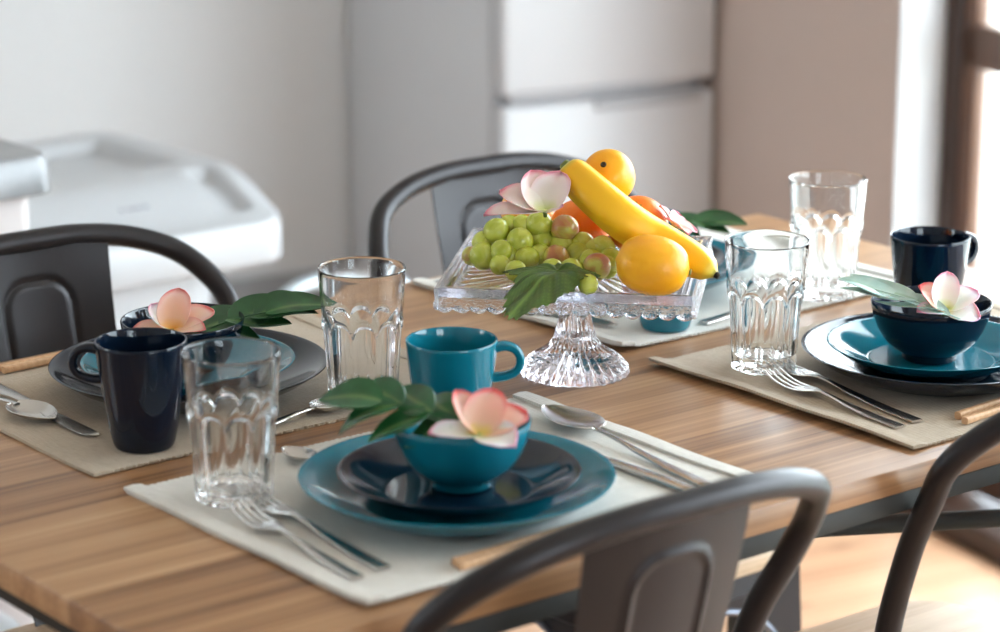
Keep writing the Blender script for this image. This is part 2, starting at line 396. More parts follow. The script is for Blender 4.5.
for sx in (.04, FW - .04):
    for sy in (.06, FD - .06):
        bm = bmesh.new(); bmesh.ops.create_cone(bm, cap_ends=True, segments=20, radius1=.02, radius2=.018, depth=.03, matrix=Matrix.Translation((sx, sy, .015))); obj('foot', bm, 'gasket', fr)

# ------------------------------------------------------------------ white storage bin, grey-lidded box, crate, tube hoop
def bin_():
    root = thing('storage_bin', 'large white plastic storage bin with a sloping wide-rimmed lid, behind the black chair', 'storage bin', (.90, 1.90, 0))
    W, D, zt, zb = .62, .50, .61, .545
    bm = bmesh.new()
    loops = [[(v.x, v.y, z) for v in rrect(W - ins * 2, D - ins * 1.2, .06, 8)] for z, ins in ((0, .125), (.01, .115), (.28, .095), (.56, .075))]
    skin(bm, loops); obj('body', bm, 'white', root)
    def top(x, y):   # local height of the lid surface, front at -D/2
        s = y + D / 2
        h = zt + .052 * sstep(0, .16, s)
        e = min(W / 2 - abs(x), s - .17, D / 2 - y)
        h -= .022 * sstep(.045, .06, e) if s > .17 else 0
        for sx in (-1, 1):
            dx, dy = abs(x - sx * (W / 2 - .055)), abs(s - .105)
            h -= .02 * (1 - sstep(.016, .026, dx)) * (1 - sstep(.05, .062, dy))
        return h
    bm = bmesh.new(); nu, nv = 90, 76
    def P(u, v):
        x, y = (u - .5) * W, (v - .5) * D; r = .05
        qx, qy = abs(x) - (W / 2 - r), abs(y) - (D / 2 - r)
        if qx > 0 and qy > 0:
            l = math.hypot(qx, qy)
            if l > r: x = math.copysign(W / 2 - r + qx / l * r, x); y = math.copysign(D / 2 - r + qy / l * r, y)
        return Vector((x, y, top(x, y)))
    V = grid(bm, nu, nv, P)
    ring = [V[i][0] for i in range(nu + 1)] + [V[nu][j] for j in range(1, nv + 1)] + [V[i][nv] for i in range(nu - 1, -1, -1)] + [V[0][j] for j in range(nv - 1, 0, -1)]
    prev = ring
    for off, z in ((.006, -.006), (.009, -.018), (.009, None), (.004, 'e'), (-.01, 'e'), (-.012, 'i')):
        row = []
        for v in ring:
            d = Vector((v.co.x, v.co.y, 0)); dn = Vector((v.co.x / W, v.co.y / D, 0)).normalized()
            zz = v.co.z + z if isinstance(z, float) else zb + {None: .006, 'e': 0, 'i': .03}[z]
            row.append(bm.verts.new((v.co.x + dn.x * off, v.co.y + dn.y * off, zz)))
        for i in range(len(ring)):
            j = (i + 1) % len(ring)
            try: bm.faces.new((prev[i], prev[j], row[j], row[i]))
            except ValueError: pass
        prev = row
    bm.faces.new(prev)
    lid = obj('lid', bm, 'white', root, ang=60)
    bm = bmesh.new()
    for k, (w, hh) in enumerate(((.006, .012), (.010, .012), (.009, .012), (.008, .012))):
        x = .075 + k * .013; s = .085
        box(bm, (x, -D / 2 + s - .006, top(x, -D / 2 + s) - .004), (x + w * .8, -D / 2 + s + .006, top(x, -D / 2 + s) + .0006))
    obj('embossed_mark', bm, 'ink', lid)
bin_()
bx = thing('lidded_box', 'tall pale box with a shiny grey lid, in front of the white storage bin', 'box', (.437, 1.480, 0))
bm = bmesh.new(); skin(bm, [[(v.x, v.y, z) for v in rrect(.40 - i, .26 - i, .02, 5)] for z, i in ((0, .05), (.01, .04), (.785, .012), (.79, .014))]); obj('body', bm, 'carton', bx)
bm = bmesh.new(); skin(bm, [[(v.x, v.y, z) for v in rrect(.43 - i, .29 - i, .022, 5)] for z, i in ((.778, .004), (.780, 0), (.820, .004), (.827, .012), (.828, .03))]); obj('lid', bm, 'lid', bx)
cr = thing('storage_crate', 'low white round-cornered crate on the floor past the table end', 'crate', (.30, 1.225, 0))
bm = bmesh.new(); skin(bm, [[(v.x, v.y, z) for v in rrect(.36 - i, .20 - i, .05, 8)] for z, i in ((0, .06), (.012, .05), (.25, .02), (.265, .018))]); obj('body', bm, 'white', cr)
bm = bmesh.new(); skin(bm, [[(v.x, v.y, z) for v in rrect(.38 - i, .22 - i, .055, 8)] for z, i in ((.255, .006), (.258, 0), (.285, .002), (.303, .022), (.309, .06), (.31, .12))]); obj('lid', bm, 'white', cr, ang=60)
st = thing('cart', 'low cart with a bent pale steel tube handle, on the floor before the back wall', 'cart', (1.455, 1.86, 0), R(-8))
bm = bmesh.new(); tube(bm, [(-.135, 0, .075), (-.135, 0, .33), (-.12, 0, .395), (-.075, 0, .43), (0, 0, .435), (.075, 0, .43), (.12, 0, .395), (.135, 0, .33), (.135, 0, .075)], .0125, 14, 8, up=(0, 1, 0)); obj('handle', bm, 'tube', st)
bm = bmesh.new(); skin(bm, [[(v.x, v.y, z) for v in rrect(.34, .24, .03, 6, 0, .09)] for z in (.06, .085)]); obj('deck', bm, 'skirt', st)
for sx in (-.12, .12):
    for sy in (.0, .18):
        bm = bmesh.new(); bmesh.ops.create_cone(bm, cap_ends=True, segments=28, radius1=.03, radius2=.03, depth=.02, matrix=Matrix.Translation((sx, sy, .03)) @ Matrix.Rotation(PI / 2, 4, 'Y')); obj('wheel', bm, 'gasket', st)

# ------------------------------------------------------------------ dining table
TL, TW = 1.352, .81
tb = thing('dining_table', 'oak-topped dining table with a dark steel frame, laid for four', 'table', (0, 0, 0))
bm = bmesh.new(); box(bm, (0, 0, TZ - .0245), (TL, TW, TZ), .0025, 2); obj('tabletop', bm, 'oak', tb)
zf = TZ - .0246
for lo, hi in (((.002, .002, zf - .0195), (TL - .002, .032, zf)), ((.002, TW - .032, zf - .0195), (TL - .002, TW - .002, zf)), ((.012, .033, zf - .0195), (.042, TW - .033, zf)), ((TL - .042, .033, zf - .0195), (TL - .012, TW - .033, zf))):
    bm = bmesh.new(); box(bm, lo, hi, .002); obj('apron', bm, 'frame', tb)
for x in (.004, TL - .044):
    for y in (.004, TW - .044):
        bm = bmesh.new(); box(bm, (x, y, 0), (x + .04, y + .04, zf - .0196), .003); obj('leg', bm, 'frame', tb)
for a, b in (((.045, .045), (TL - .045, TW - .045)), ((.045, TW - .045), (TL - .045, .045))):
    z = .575 if a[1] > .1 else .553
    bm = bmesh.new(); tube(bm, [(a[0], a[1], z), (b[0], b[1], z)], .0098, 14, 0); obj('cross_brace', bm, 'frame', tb)

# ------------------------------------------------------------------ dining chairs (local: back at -y, seat towards +y; origin on the floor under the table edge)
def make_chair(label, loc, rz):
    t = thing('dining_chair', label, 'chair', loc, rz, 'metal dining chairs around the table')
    SW, SD, SY = .335, .330, .122          # seat
    bm = bmesh.new(); skin(bm, [[(v.x, v.y, z) for v in rrect(SW - i, SD - i, .075, 10, 0, SY)] for z, i in ((.424, .006), (.427, 0), (.441, 0), (.446, .008))]); obj('seat', bm, 'seat_wood', t)
    bm = bmesh.new(); skin(bm, [[(v.x, v.y, z) for v in rrect(SW - i, SD - i, .07, 10, 0, SY)] for z, i in ((.398, .012), (.401, .006), (.4235, .010))], True, (False, True)); obj('seat_frame', bm, 'metal', t)
    # skirt with an arched cut on each side, running down into four legs
    def corner(k, z):
        sx, sy = ((1, 1), (-1, 1), (-1, -1), (1, -1))[k]
        f = (.41 - z) / .41
        return Vector((sx * (SW / 2 - .018 + .018 * f), SY + sy * (SD / 2 - .018 + .012 * f), z))
    for k in range(4):
        bm = bmesh.new(); k2 = (k + 1) % 4; n = 40
        def lowz(u):
            d = min(u, 1 - u) * (SW - .04)
            return d
        rows = []
        for i in range(n + 1):
            u = i / n; x = abs(u - .5) * 2
            arch = .383 - .09 * (1 - math.sqrt(max(0, 1 - min(1, x / .80) ** 2))) if x < .80 else None
            p = []
            for j in range(7):
                v = j / 6; z0 = arch if arch is not None else .293
                z = .408 + (z0 - .408) * v
                c1, c2 = corner(k, z), corner(k2, z); q = c1.lerp(c2, u)
                nd = (c2 - c1).cross(Vector((0, 0, 1))).normalized()
                p.append(q)
            rows.append([bm.verts.new(q) for q in p])
        for a, b in zip(rows, rows[1:]):
            for j in range(6): bm.faces.new((a[j], b[j], b[j + 1], a[j + 1]))
        thicken(bm, .0016); sk = obj('skirt', bm, 'metal', t)
        bm = bmesh.new(); pts = []
        for i in range(25):
            u = .1 + .8 * i / 24; x = abs(u - .5) * 2; z = .383 - .09 * (1 - math.sqrt(max(0, 1 - (x / .80) ** 2)))
            c1, c2 = corner(k, z), corner(k2, z); pts.append(c1.lerp(c2, u))
        tube(bm, pts, .0042, 10, 0); obj('skirt_bead', bm, 'bead', sk)
    for k in range(4):
        sx, sy = ((1, 1), (-1, 1), (-1, -1), (1, -1))[k]
        bm = bmesh.new(); loops = []
        for z, w in ((.30, .042), (.15, .034), (.012, .026), (0, .025)):
            c = corner(k, z); e = .002
            loops.append([c, c + Vector((-sx * w, 0, 0)), c + Vector((-sx * w, -sy * e, 0)), c + Vector((-sx * e * 3, -sy * e * 3, 0)), c + Vector((-sx * e, -sy * w, 0)), c + Vector((0, -sy * w, 0))])
        skin(bm, loops); obj('leg', bm, 'metal', t)
    # hoop
    half = [(0, -.1425, .832), (.06, -.1405, .8308), (.116, -.132, .8225), (.162, -.1155, .805), (.188, -.090, .780), (.201, -.068, .752), (.1985, -.049, .716), (.191, -.018, .655), (.186, .010, .56), (.177, .02, .46), (.172, .02, .412)]
    pts = [(-x, y, z) for x, y, z in half[:0:-1]] + half
    bm = bmesh.new(); tube(bm, pts, .0122, 14, 7, up=(0, 1, 0)); obj('back_hoop', bm, 'metal', t)
    # splat with an embossed arch
    def yb(z): return -.138 + .108 * max(0, 1 - (z - .42) / .41) ** 1.2
    def ridge(x, z):
        w, zt, zb_, r = .040, .790, .50, .028
        qx, qz = abs(x) - (w - r), abs(z - (zt + zb_) / 2) - ((zt - zb_) / 2 - r)
        d = math.hypot(max(qx, 0), max(qz, 0)) + min(max(qx, qz), 0) - r
        return .0032 * math.exp(-(d / .0036) ** 2)
    bm = bmesh.new()
    def P(u, v):
        z = .418 + v * .408; x = (u - .5) * 2 * (.070 + .016 * v)
        n = Vector((0, 1, .35)).normalized()
        edge = sstep(.0, .006, .08 - abs(x) + .0)
        return Vector((x, yb(z) + (.012 * (x / .08) ** 2) - .0, z + (-.004 * (x / .08) ** 2) * v)) - n * ridge(x, z)
    grid(bm, 70, 150, P); thicken(bm, .0018); obj('back_splat', bm, 'metal', t)
    return t
ch = make_chair('dark metal chair with embossed splat drawn up to the plain teal-plate setting', (.3597, .0056, 0), R(-.7))
C_LABELS = ['dark metal chair in the lower right corner, only its hoop and pale seat showing',
            'black metal chair back in front of the white storage bin',
            'grey metal chair back in front of the refrigerator, behind the fruit stand']
ch['label'] = 'nearest dark metal chair, its embossed back splat at the bottom edge of the photo'
dup(ch, (.9591, .0215, 0), R(-1.2), C_LABELS[0])
dup(ch, (.3842, .7895, 0), R(178.7), C_LABELS[1])
dup(ch, (.9964, .7851, 0), PI, C_LABELS[2])

# ------------------------------------------------------------------ placemats
def placemat(x0, y0, m, label, lift, seed):
    root = thing('placemat', label, 'placemat', (x0, y0, TZ), 0, 'woven placemats')
    W, D = .452, .358; T = .0022
    rnd = random.Random(seed); ph = [rnd.random() * 6 for _ in range(4)]
    def hz(x, y):
        s = 1.0
        z = .0009 * math.sin(x * 19 + ph[0]) * math.sin(y * 13 + ph[1]) + .0006 * math.sin(y * 41 + x * 9 + ph[2])
        inner = sstep(.05, .0, min(x, W - x)) + sstep(.03, 0, min(y, D - y))
        z = .0011 + max(-.001, z) * min(1, inner + .25)
        for k, (ax, h, ln) in enumerate(lift):
            d = {'l': x, 'r': W - x, 'n': y, 'f': D - y}[ax]
            z += h * (1 - sstep(0, ln, d)) * (.6 + .4 * math.sin((y if ax in 'lr' else x) * 9 + ph[3]))
        return z
    bm = bmesh.new(); nu, nv = 150, 118
    def P(u, v):
        x, y = u * W, v * D
        j = int(round(u * nu))
        if v in (0, 1): y += (.0011 if j % 2 else -.0011) + .0006 * math.sin(j * 1.7)
        return Vector((x, y, hz(x, y)))
    grid(bm, nu, nv, P); thicken(bm, T)
    zmin = min(v.co.z for v in bm.verts)
    for v in bm.verts: v.co.z -= zmin
    cl = obj('cloth', bm, m, root, ang=60)
    for x0_, x1_ in ((-.0006, .017), (W - .017, W + .0006)):
        bm = bmesh.new()
        loops = []
        for j in range(61):
            y = -.001 + (D + .002) * j / 60
            sec = [(x0_, .0), (x0_ - .0006, .0014), (x0_, .0030), ((x0_ + x1_) / 2, .0036), (x1_, .0026), (x1_, .0004)]
            loops.append([(xx, y, hz(min(W, max(0, xx)), min(D, max(0, y))) - zmin + zz) for xx, zz in sec])
        skin(bm, loops); obj('hem', bm, m, root, ang=50)
placemat(.168, .428, 'linen_tan', 'tan woven placemat under the navy plate with the tall navy mug', [('r', .006, .03)], 3)
placemat(.168, .018, 'linen_white', 'off-white woven placemat at the nearest setting, under two forks and the teal plate', [('n', .002, .03)], 4)
placemat(.787, .025, 'linen_tan', 'tan woven placemat under the large navy plate and small teal plate beside chopsticks', [('l', .006, .03)], 5)
placemat(.797, .437, 'linen_white', 'white woven placemat beyond the glass fruit stand', [('l', .004, .03), ('n', .0012, .012)], 6)
MZ = TZ + .0042

# ------------------------------------------------------------------ crockery
def plate_bm(Rr, Hh, n=96):
    bm = bmesh.new(); w = .0042
    prof = [(0, .0012), (Rr * .52, .0012), (Rr * .54, 0), (Rr * .585, 0), (Rr * .60, .0012), (Rr * .72, Hh * .22), (Rr * .86, Hh * .55), (Rr * .965, Hh * .88), (Rr * .995, Hh * .965), (Rr, Hh * .99), (Rr * .997, Hh), (Rr * .985, Hh * 1.0), (Rr * .955, Hh * .965), (Rr * .86, Hh * .72), (Rr * .74, Hh * .47), (Rr * .66, Hh * .33), (Rr * .62, Hh * .27), (Rr * .60, Hh * .245), (Rr * .58, Hh * .235), (Rr * .3, Hh * .225), (0, Hh * .225)]
    return lathe(bm, prof, n)
def bowl_bm():
    bm = bmesh.new()
    prof = [(0, .002), (.0215, .002), (.0225, 0), (.0255, 0), (.0268, .0015), (.0265, .005), (.0285, .0075), (.0375, .0125), (.0465, .0215), (.0528, .0325), (.0570, .0440), (.0590, .0525), (.0598, .0575), (.0592, .059), (.058, .0588), (.0570, .057), (.0550, .047), (.0508, .035), (.045, .0248), (.036, .0165), (.024, .0115), (.012, .0098), (0, .0095)]
    return lathe(bm, prof, 96)
def mug(label, loc, rz, m):
    t = thing('mug', label, 'mug', loc, rz, 'coffee mugs')
    bm = bmesh.new(); h = .1
    prof = [(0, .002), (.021, .002), (.0225, 0), (.0262, 0), (.0276, .0016), (.0290, .006), (.0318, .02), (.0352, .042), (.0382, .064), (.0405, .084), (.0418, .0965), (.0421, .0988), (.0415, .1), (.0402, .0997), (.0393, .097), (.0378, .084), (.0352, .062), (.032, .04), (.0285, .02), (.025, .009), (.015, .0065), (0, .006)]
    lathe(bm, prof, 72); obj('body', bm, m, t)
    bm = bmesh.new()
    pts = crom([(.038, 0, .0910), (.048, 0, .0928), (.0570, 0, .0900), (.0618, 0, .0830), (.0618, 0, .0745), (.0575, 0, .0680), (.0490, 0, .0645), (.0420, 0, .0635), (.0345, 0, .0635)], 7)
    def sec(i, tt):
        a, b = .0056 + .0018 * abs(2 * tt - 1) ** 2, .0040 + .0008 * abs(2 * tt - 1) ** 2
        return [(math.copysign(abs(math.cos(x)) ** .75, math.cos(x)) * a, math.copysign(abs(math.sin(x)) ** .75, math.sin(x)) * b) for x in [2 * PI * k / 14 for k in range(14)]]
    sweep(bm, pts, sec, (0, 0, 1)); obj('handle', bm, m, t)
    return t
def crock(kind, bmf, m, xy, z, label, cat, group):
    o = obj(kind, bmf, m, None, (xy[0], xy[1], z), ang=50); return tag(o, label, cat, group)
PH, SH = .029, .023
BZ, SZ = MZ + PH * .225 + .0026, None
sets = {   # place: (plate xy, small plate xy, bowl xy, plate mat, small mat, bowl mat)
 'near': ((.366, .160), (.368, .160), (.374, .164), 'teal', 'navy', 'teal'),
 'far': ((.372, .592), (.371, .592), (.364, .589), 'navy', 'teal', 'navy'),
 'right': ((.983, .174), (.980, .180), (.977, .180), 'navy', 'teal', 'navy'),
 'back': ((.985, .635), (.985, .635), (.990, .632), 'teal', 'navy', 'teal')}
LB = {
 'near': ('large teal dinner plate at the nearest setting, under the navy plate', 'small navy plate stacked on the large teal plate at the nearest setting', 'teal bowl holding a coral flower and split green leaf at the nearest setting'),
 'far': ('large navy dinner plate behind the tall navy mug, by the black chair', 'small teal plate glimpsed behind the nearest tumbler, under a navy bowl', 'navy bowl half hidden behind the tall navy mug, holding a peach flower'),
 'right': ('large navy dinner plate at the right edge, under a small teal plate', 'small teal plate with bright reflections, on the navy plate beside two forks', 'navy bowl with a pink-white flower and sheen-toned leaf, on the small teal plate'),
 'back': ('large teal plate mostly hidden behind the fruit stand, on the white placemat', 'small navy plate showing between the banana tip and the tumbler', 'teal bowl behind the fruit with a dark leaf over its rim')}
BOWLZ = {}
for k, (p, s, b, mp, ms, mb) in sets.items():
    crock('dinner_plate', plate_bm(.1355, PH), mp, p, MZ, LB[k][0], 'plate', 'dinner plates')
    z2 = MZ + PH * .30 + .001
    crock('side_plate', plate_bm(.104, SH), ms, s, z2, LB[k][1], 'plate', 'side plates')
    z3 = z2 + SH * .24 + .0006; BOWLZ[k] = z3
    crock('bowl', bowl_bm(), mb, b, z3, LB[k][2], 'bowl', 'small bowls')
mug('tall navy mug standing on the tan placemat beside the nearest tumbler', (.246, .471, MZ), R(142), 'navy')
mug('teal mug with its handle showing, behind the nearest teal plates', (.4666, .2968, MZ), R(-36), 'teal')
mug('navy mug beyond the navy bowl at the right edge of the table', (1.105, .300, MZ), R(-6), 'navy')
dmug = mug('teal mug partly hidden under the edge of the glass fruit stand', (.8900, .4740, MZ), R(60), 'teal')
dmug.scale = (.94, .94, .94)

# ------------------------------------------------------------------ tumblers
def tumbler_bm():
    bm = bmesh.new(); Hh, n, nf = .1315, 160, 10
    r0, r1 = .0338, .0425
    def Ro(z): return r0 + (r1 - r0) * (z / Hh) ** 1.15
    def rf(r, z, a):
        ph = ((a * nf / (2 * PI)) % 1) * 2 - 1
        zl = .0815 - .011 * abs(ph) ** 2.8
        k = 1 - sstep(zl - .0025, zl + .0015, z)
        d = .0026 * (1 - abs(ph) ** 2.0) + .0004
        kb = sstep(.0, .006, z)
        bead = .0009 * math.exp(-((z - zl - .0018) / .0018) ** 2)
        return r - d * k * (.35 + .65 * kb) + bead, z
    zs = [0, .0012, .003, .006] + [.006 + (.064 - .006) * i / 16 for i in range(1, 17)] + [.064 + .022 * i / 26 for i in range(1, 27)] + [.086 + (.1295 - .086) * i / 8 for i in range(1, 9)]
    outer = [(Ro(z) - (.0014 if z == 0 else 0), z) for z in zs]
    prof = [(0, .0035), (.012, .0032), (.022, .0018), (.0285, .0004)]
    rows = []
    inner = [(r1 + .0001, .1307), (r1 - .0007, .1315), (r1 - .0016, .1310), (r1 - .0021, .1295)]
    ti = [.125, .11, .096, .086, .078, .07, .055, .04, .028, .020, .0165]
    inner += [(Ro(z) - (.0024 if z > .09 else .0024 + .0026 * sstep(.09, .07, z)), z) for z in ti]
    inner += [(.0255, .0142), (.018, .0128), (.009, .0121), (0, .0120)]
    def f2(r, z, a): return rf(r, z, a) if (r, z) in oset else (r, z)
    oset = set(outer)
    lathe(bm, prof + outer + inner, n, f2)
    return bm
TUM = [((.2301, .2974), 'clear fluted tumbler nearest the camera, on the off-white placemat beside the two forks', .2),
       ((.4867, .4622), 'clear fluted tumbler between the navy plate and the teal mug', .05),
       ((.8660, .3000), 'clear fluted tumbler right of the fruit stand, fork tines overlapping its base', .12),
       ((1.1170, .4630), 'clear fluted tumbler farthest back, on the white placemat against the beige wall', .3)]
g0 = None
for (x, y), lb, rz in TUM:
    if g0 is None: o = g0 = obj('tumbler', tumbler_bm(), 'glass', None, ang=50)
    else: o = g0.copy(); COL.objects.link(o)
    o.location = (x, y, MZ); o.rotation_euler = (0, 0, rz); tag(o, lb, 'glass', 'fluted tumblers')

# ------------------------------------------------------------------ cutlery (local: handle end at -y, tip at +y, lying on z=0)
def bar(bm, path, n=14):
    """path: list of (y, z, halfwidth, halfthick)"""
    pts = [Vector((0, y, z)) for y, z, w, h in path]
    def sec(i, t):
        w, h = path[i][2], path[i][3]
        return [(math.copysign(abs(math.cos(a)) ** .6, math.cos(a)) * w, math.copysign(abs(math.sin(a)) ** .8, math.sin(a)) * h) for a in [2 * PI * k / n for k in range(n)]]
    sweep(bm, pts, sec)
def smoothpath(p, per=5):
    q = crom([(a, b, 0) for a, b, c, d in p], per); w = crom([(c, d, 0) for a, b, c, d in p], per)
    return [(a.x, a.y, max(.0004, b.x), max(.0004, b.y)) for a, b in zip(q, w)]
HANDLE = [(0, .0018, .0062, .0012), (.004, .0018, .0072, .0014), (.04, .0020, .0066, .0014), (.08, .0040, .0046, .0015), (.105, .0062, .0029, .0016), (.122, .0072, .0026, .0016)]
def fork(label, p, q):
    d = Vector(q) - Vector(p); root = thing('fork', label, 'fork', (p[0], p[1], MZ - .0004), math.atan2(d.y, d.x) - PI / 2, 'dinner forks')
    k = d.length / .198
    S = lambda P: [(a * k, b, c, e) for a, b, c, e in P]
    bm = bmesh.new(); bar(bm, smoothpath(S(HANDLE))); obj('handle', bm, 'steel', root)
    bm = bmesh.new()
    bar(bm, smoothpath(S([(.120, .0072, .0028, .0016), (.128, .0066, .006, .0013), (.136, .0052, .0106, .001), (.146, .0040, .0122, .0009), (.152, .0036, .0122, .0009)])))
    for i in range(4):
        x = (i - 1.5) * .0068
        P = crom([(x, .150 * k, .0036), (x, .165 * k, .0036), (x * .98, .182 * k, .0062), (x * .95, .198 * k, .0116)], 5)
        sweep(bm, P, lambda j, t: [(math.copysign(abs(math.cos(a)) ** .7, math.cos(a)) * (.0022 - .0010 * t), math.sin(a) * (.0011 - .0004 * t)) for a in [2 * PI * m / 10 for m in range(10)]])
    obj('tines', bm, 'steel', root); return root
def spoon(label, p, q, bw=.0205, z=0, pitch=0):
    d = Vector(q) - Vector(p); root = thing('spoon', label, 'spoon', (p[0], p[1], MZ - .0004 + z), math.atan2(d.y, d.x) - PI / 2, 'table spoons')
    L = d.length; k = L / .198
    bm = bmesh.new(); bar(bm, smoothpath([(a * k, b, c, e) for a, b, c, e in HANDLE] + [(.136 * k, .0078, .0034, .0012)])); obj('handle', bm, 'steel', root)
    bm = bmesh.new(); y0, y1 = .131 * k, L
    def P(u, v):
        s = u; y = y0 + (y1 - y0) * s
        w = bw * (math.sin(PI * min(1, s ** .80 * .97 + .03)) ** .62) if s < 1 else 0
        w = max(w, .0022 * (1 - s))
        x = (v - .5) * 2
        e = (1 - x * x)
        dep = .0085 * math.sin(PI * min(1, s * .92 + .06)) ** .9
        rim = .0094 - .001 * s
        return Vector((x * w, y, rim - dep * e ** .8 if e > 0 else rim))
    grid(bm, 36, 20, P); bmesh.ops.remove_doubles(bm, verts=bm.verts[:], dist=1e-5); thicken(bm, .0009); obj('spoon_bowl', bm, 'steel', root, ang=60)
    return root
def knife(label, p, q, handle_flat=False):
    d = Vector(q) - Vector(p); root = thing('knife', label, 'knife', (p[0], p[1], MZ - .0004), math.atan2(d.y, d.x) - PI / 2, 'table knives')
    L = d.length
    bm = bmesh.new(); bar(bm, smoothpath([(0, .0028, .0066, .0018), (.004, .0028, .0078, .0024), (.05, .0029, .0074, .0026), (.095, .0029, .0054, .0026), (.105, .0029, .005, .0024)])); obj('handle', bm, 'steel', root)
    bm = bmesh.new(); n = 30; loops = []
    for i in range(n + 1):
        s = i / n; y = .104 + (L - .104) * s
        w1 = .0052 + .0052 * sstep(0, .45, s); cut = math.sqrt(max(0, 1 - max(0, (s - .82) / .18) ** 2)) if s > .82 else 1
        xr = -.0052 + (w1 + .0052) * cut; xl = -.0052 + .0052 * (1 - cut) * .5
        zc = .0029
        loops.append([(xl, y, zc - .0009), (xr - .0001, y, zc - .0002), (xr, y, zc), (xr - .0001, y, zc + .0002), (xl, y, zc + .0009)])
    skin(bm, loops); obj('blade', bm, 'steel', root); return root
fork('stainless fork at the nearest setting, the one closer to the teal plate', (.2235, .072), (.240, .300))
fork('stainless fork at the nearest setting, the one closer to the mat edge', (.1945, .068), (.209, .262))
fork('stainless fork by the tan placemat tumbler, its tines overlapping the glass base', (.8470, .075), (.880, .318))
fork('stainless fork by the tan placemat tumbler, lying nearer the mat hem', (.8210, .072), (.839, .262))
spoon('stainless spoon with its bowl up, right of the nearest teal plates', (.566, .060), (.594, .318), .0235)
knife('stainless knife beside the spoon, its blade hidden behind the nearest teal plates', (.5435, .060), (.540, .265))
spoon('small spoon tucked under the nearest teal plate, only its tip showing behind it', (.336, .238), (.328, .368), .013)
knife('stainless knife with a rounded blade left of the tall navy mug', (.226, .735), (.2225, .516))
spoon('stainless spoon leaning beside the rounded knife at the left edge of the photo', (.196, .772), (.2105, .572), .0205)
spoon('small spoon lying crosswise in front of the navy plate, near a fluted tumbler', (.318, .442), (.468, .452), .0165)
spoon('stainless spoon seen under the glass fruit stand on the white placemat', (.815, .772), (.8235, .562), .0205)
knife('knife seen under the glass fruit stand, next to the teal mug', (.848, .735), (.8455, .505))
spoon('small spoon lying crosswise on the white placemat, behind the central tumbler', (.930, .458), (1.075, .474), .015)

# ------------------------------------------------------------------ chopsticks
def chopstick(p, q, label, group):
    d = Vector(q) - Vector(p); L = d.length
    bm = bmesh.new()
    pts = [Vector((0, L * i / 12, .0034 - .0012 * (i / 12))) for i in range(13)]
    def sec(i, t):
        r = .0036 - .0014 * t
        return [(math.copysign(abs(math.cos(a)) ** .5, math.cos(a)) * r, math.copysign(abs(math.sin(a)) ** .5, math.sin(a)) * r) for a in [2 * PI * k / 16 for k in range(16)]]
    sweep(bm, pts, sec)
    o = obj('chopstick', bm, 'stick', None, (p[0], p[1], MZ + .0002), (0, 0, math.atan2(d.y, d.x) - PI / 2)); return tag(o, label, 'chopstick', group)
GC = 'wooden chopsticks'
chopstick((.884, .058), (1.11, .083), 'wooden chopstick at the right edge, the one of the pair closer to the navy plate', GC)
chopstick((.877, .043), (1.105, .062), 'wooden chopstick at the right edge, the one of the pair closer to the chair', GC)
chopstick((.270, .034), (.50, .046), 'wooden chopstick nearly hidden behind the nearest chair rail, closer to the mat edge', GC)
chopstick((.272, .043), (.50, .057), 'wooden chopstick nearly hidden behind the nearest chair rail, closer to the teal plate', GC)
chopstick((.258, .757), (.488, .768), 'wooden chopstick on the left tan mat before the black chair, nearer to the navy plate', GC)
chopstick((.254, .766), (.486, .778), 'wooden chopstick on the left tan mat before the black chair, nearer to the chair', GC)

# ------------------------------------------------------------------ glass fruit stand
SX, SY_, SR = .7129, .4135, R(-46.8)
PZ = .857                                  # top of the plate
fs = thing('cake_stand', 'square ribbed pressed-glass cake stand holding the fruit at the middle of the table', 'cake stand', (SX, SY_, TZ), SR)
pz = PZ - TZ; HW = .1212; PLATE_X = .003
bm = bmesh.new()
n = 150
def ptop(x, y):
    e = HW - max(abs(x), abs(y))
    return pz + .0034 * (1 - sstep(.004, .012, e)) + .0008 * math.exp(-((e - .015) / .002) ** 2)
def pbot(x, y):
    e = HW - max(abs(x), abs(y)); r = math.hypot(x, y)
    if abs(x) > abs(y): a, b = abs(x), y
    else: a, b = abs(y), x
    q = math.atan2(b, a)
    k = sstep(.014, .022, e) * sstep(.018, .03, r)
    return pz - .0062 - .0030 * k * (.5 + .5 * math.cos(q * 46)) ** 1.6
V = grid(bm, n, n, lambda u, v: Vector(((u - .5) * 2 * HW, (v - .5) * 2 * HW, ptop((u - .5) * 2 * HW, (v - .5) * 2 * HW))))
U = grid(bm, n, n, lambda u, v: Vector(((u - .5) * 2 * HW, (v - .5) * 2 * HW, pbot((u - .5) * 2 * HW, (v - .5) * 2 * HW))))
def ring(V): return [V[i][0] for i in range(n)] + [V[n][j] for j in range(n)] + [V[i][n] for i in range(n, 0, -1)] + [V[0][j] for j in range(n, 0, -1)]
ra, rb = ring(V), ring(U)
for i in range(len(ra)):
    j = (i + 1) % len(ra); bm.faces.new((ra[i], ra[j], rb[j], rb[i]))
obj('plate', bm, 'pglass', fs, (PLATE_X, 0, 0), ang=50)
bm = bmesh.new()                            # hanging border with scalloped lower edge
NS = 15; per = 14
loops = []
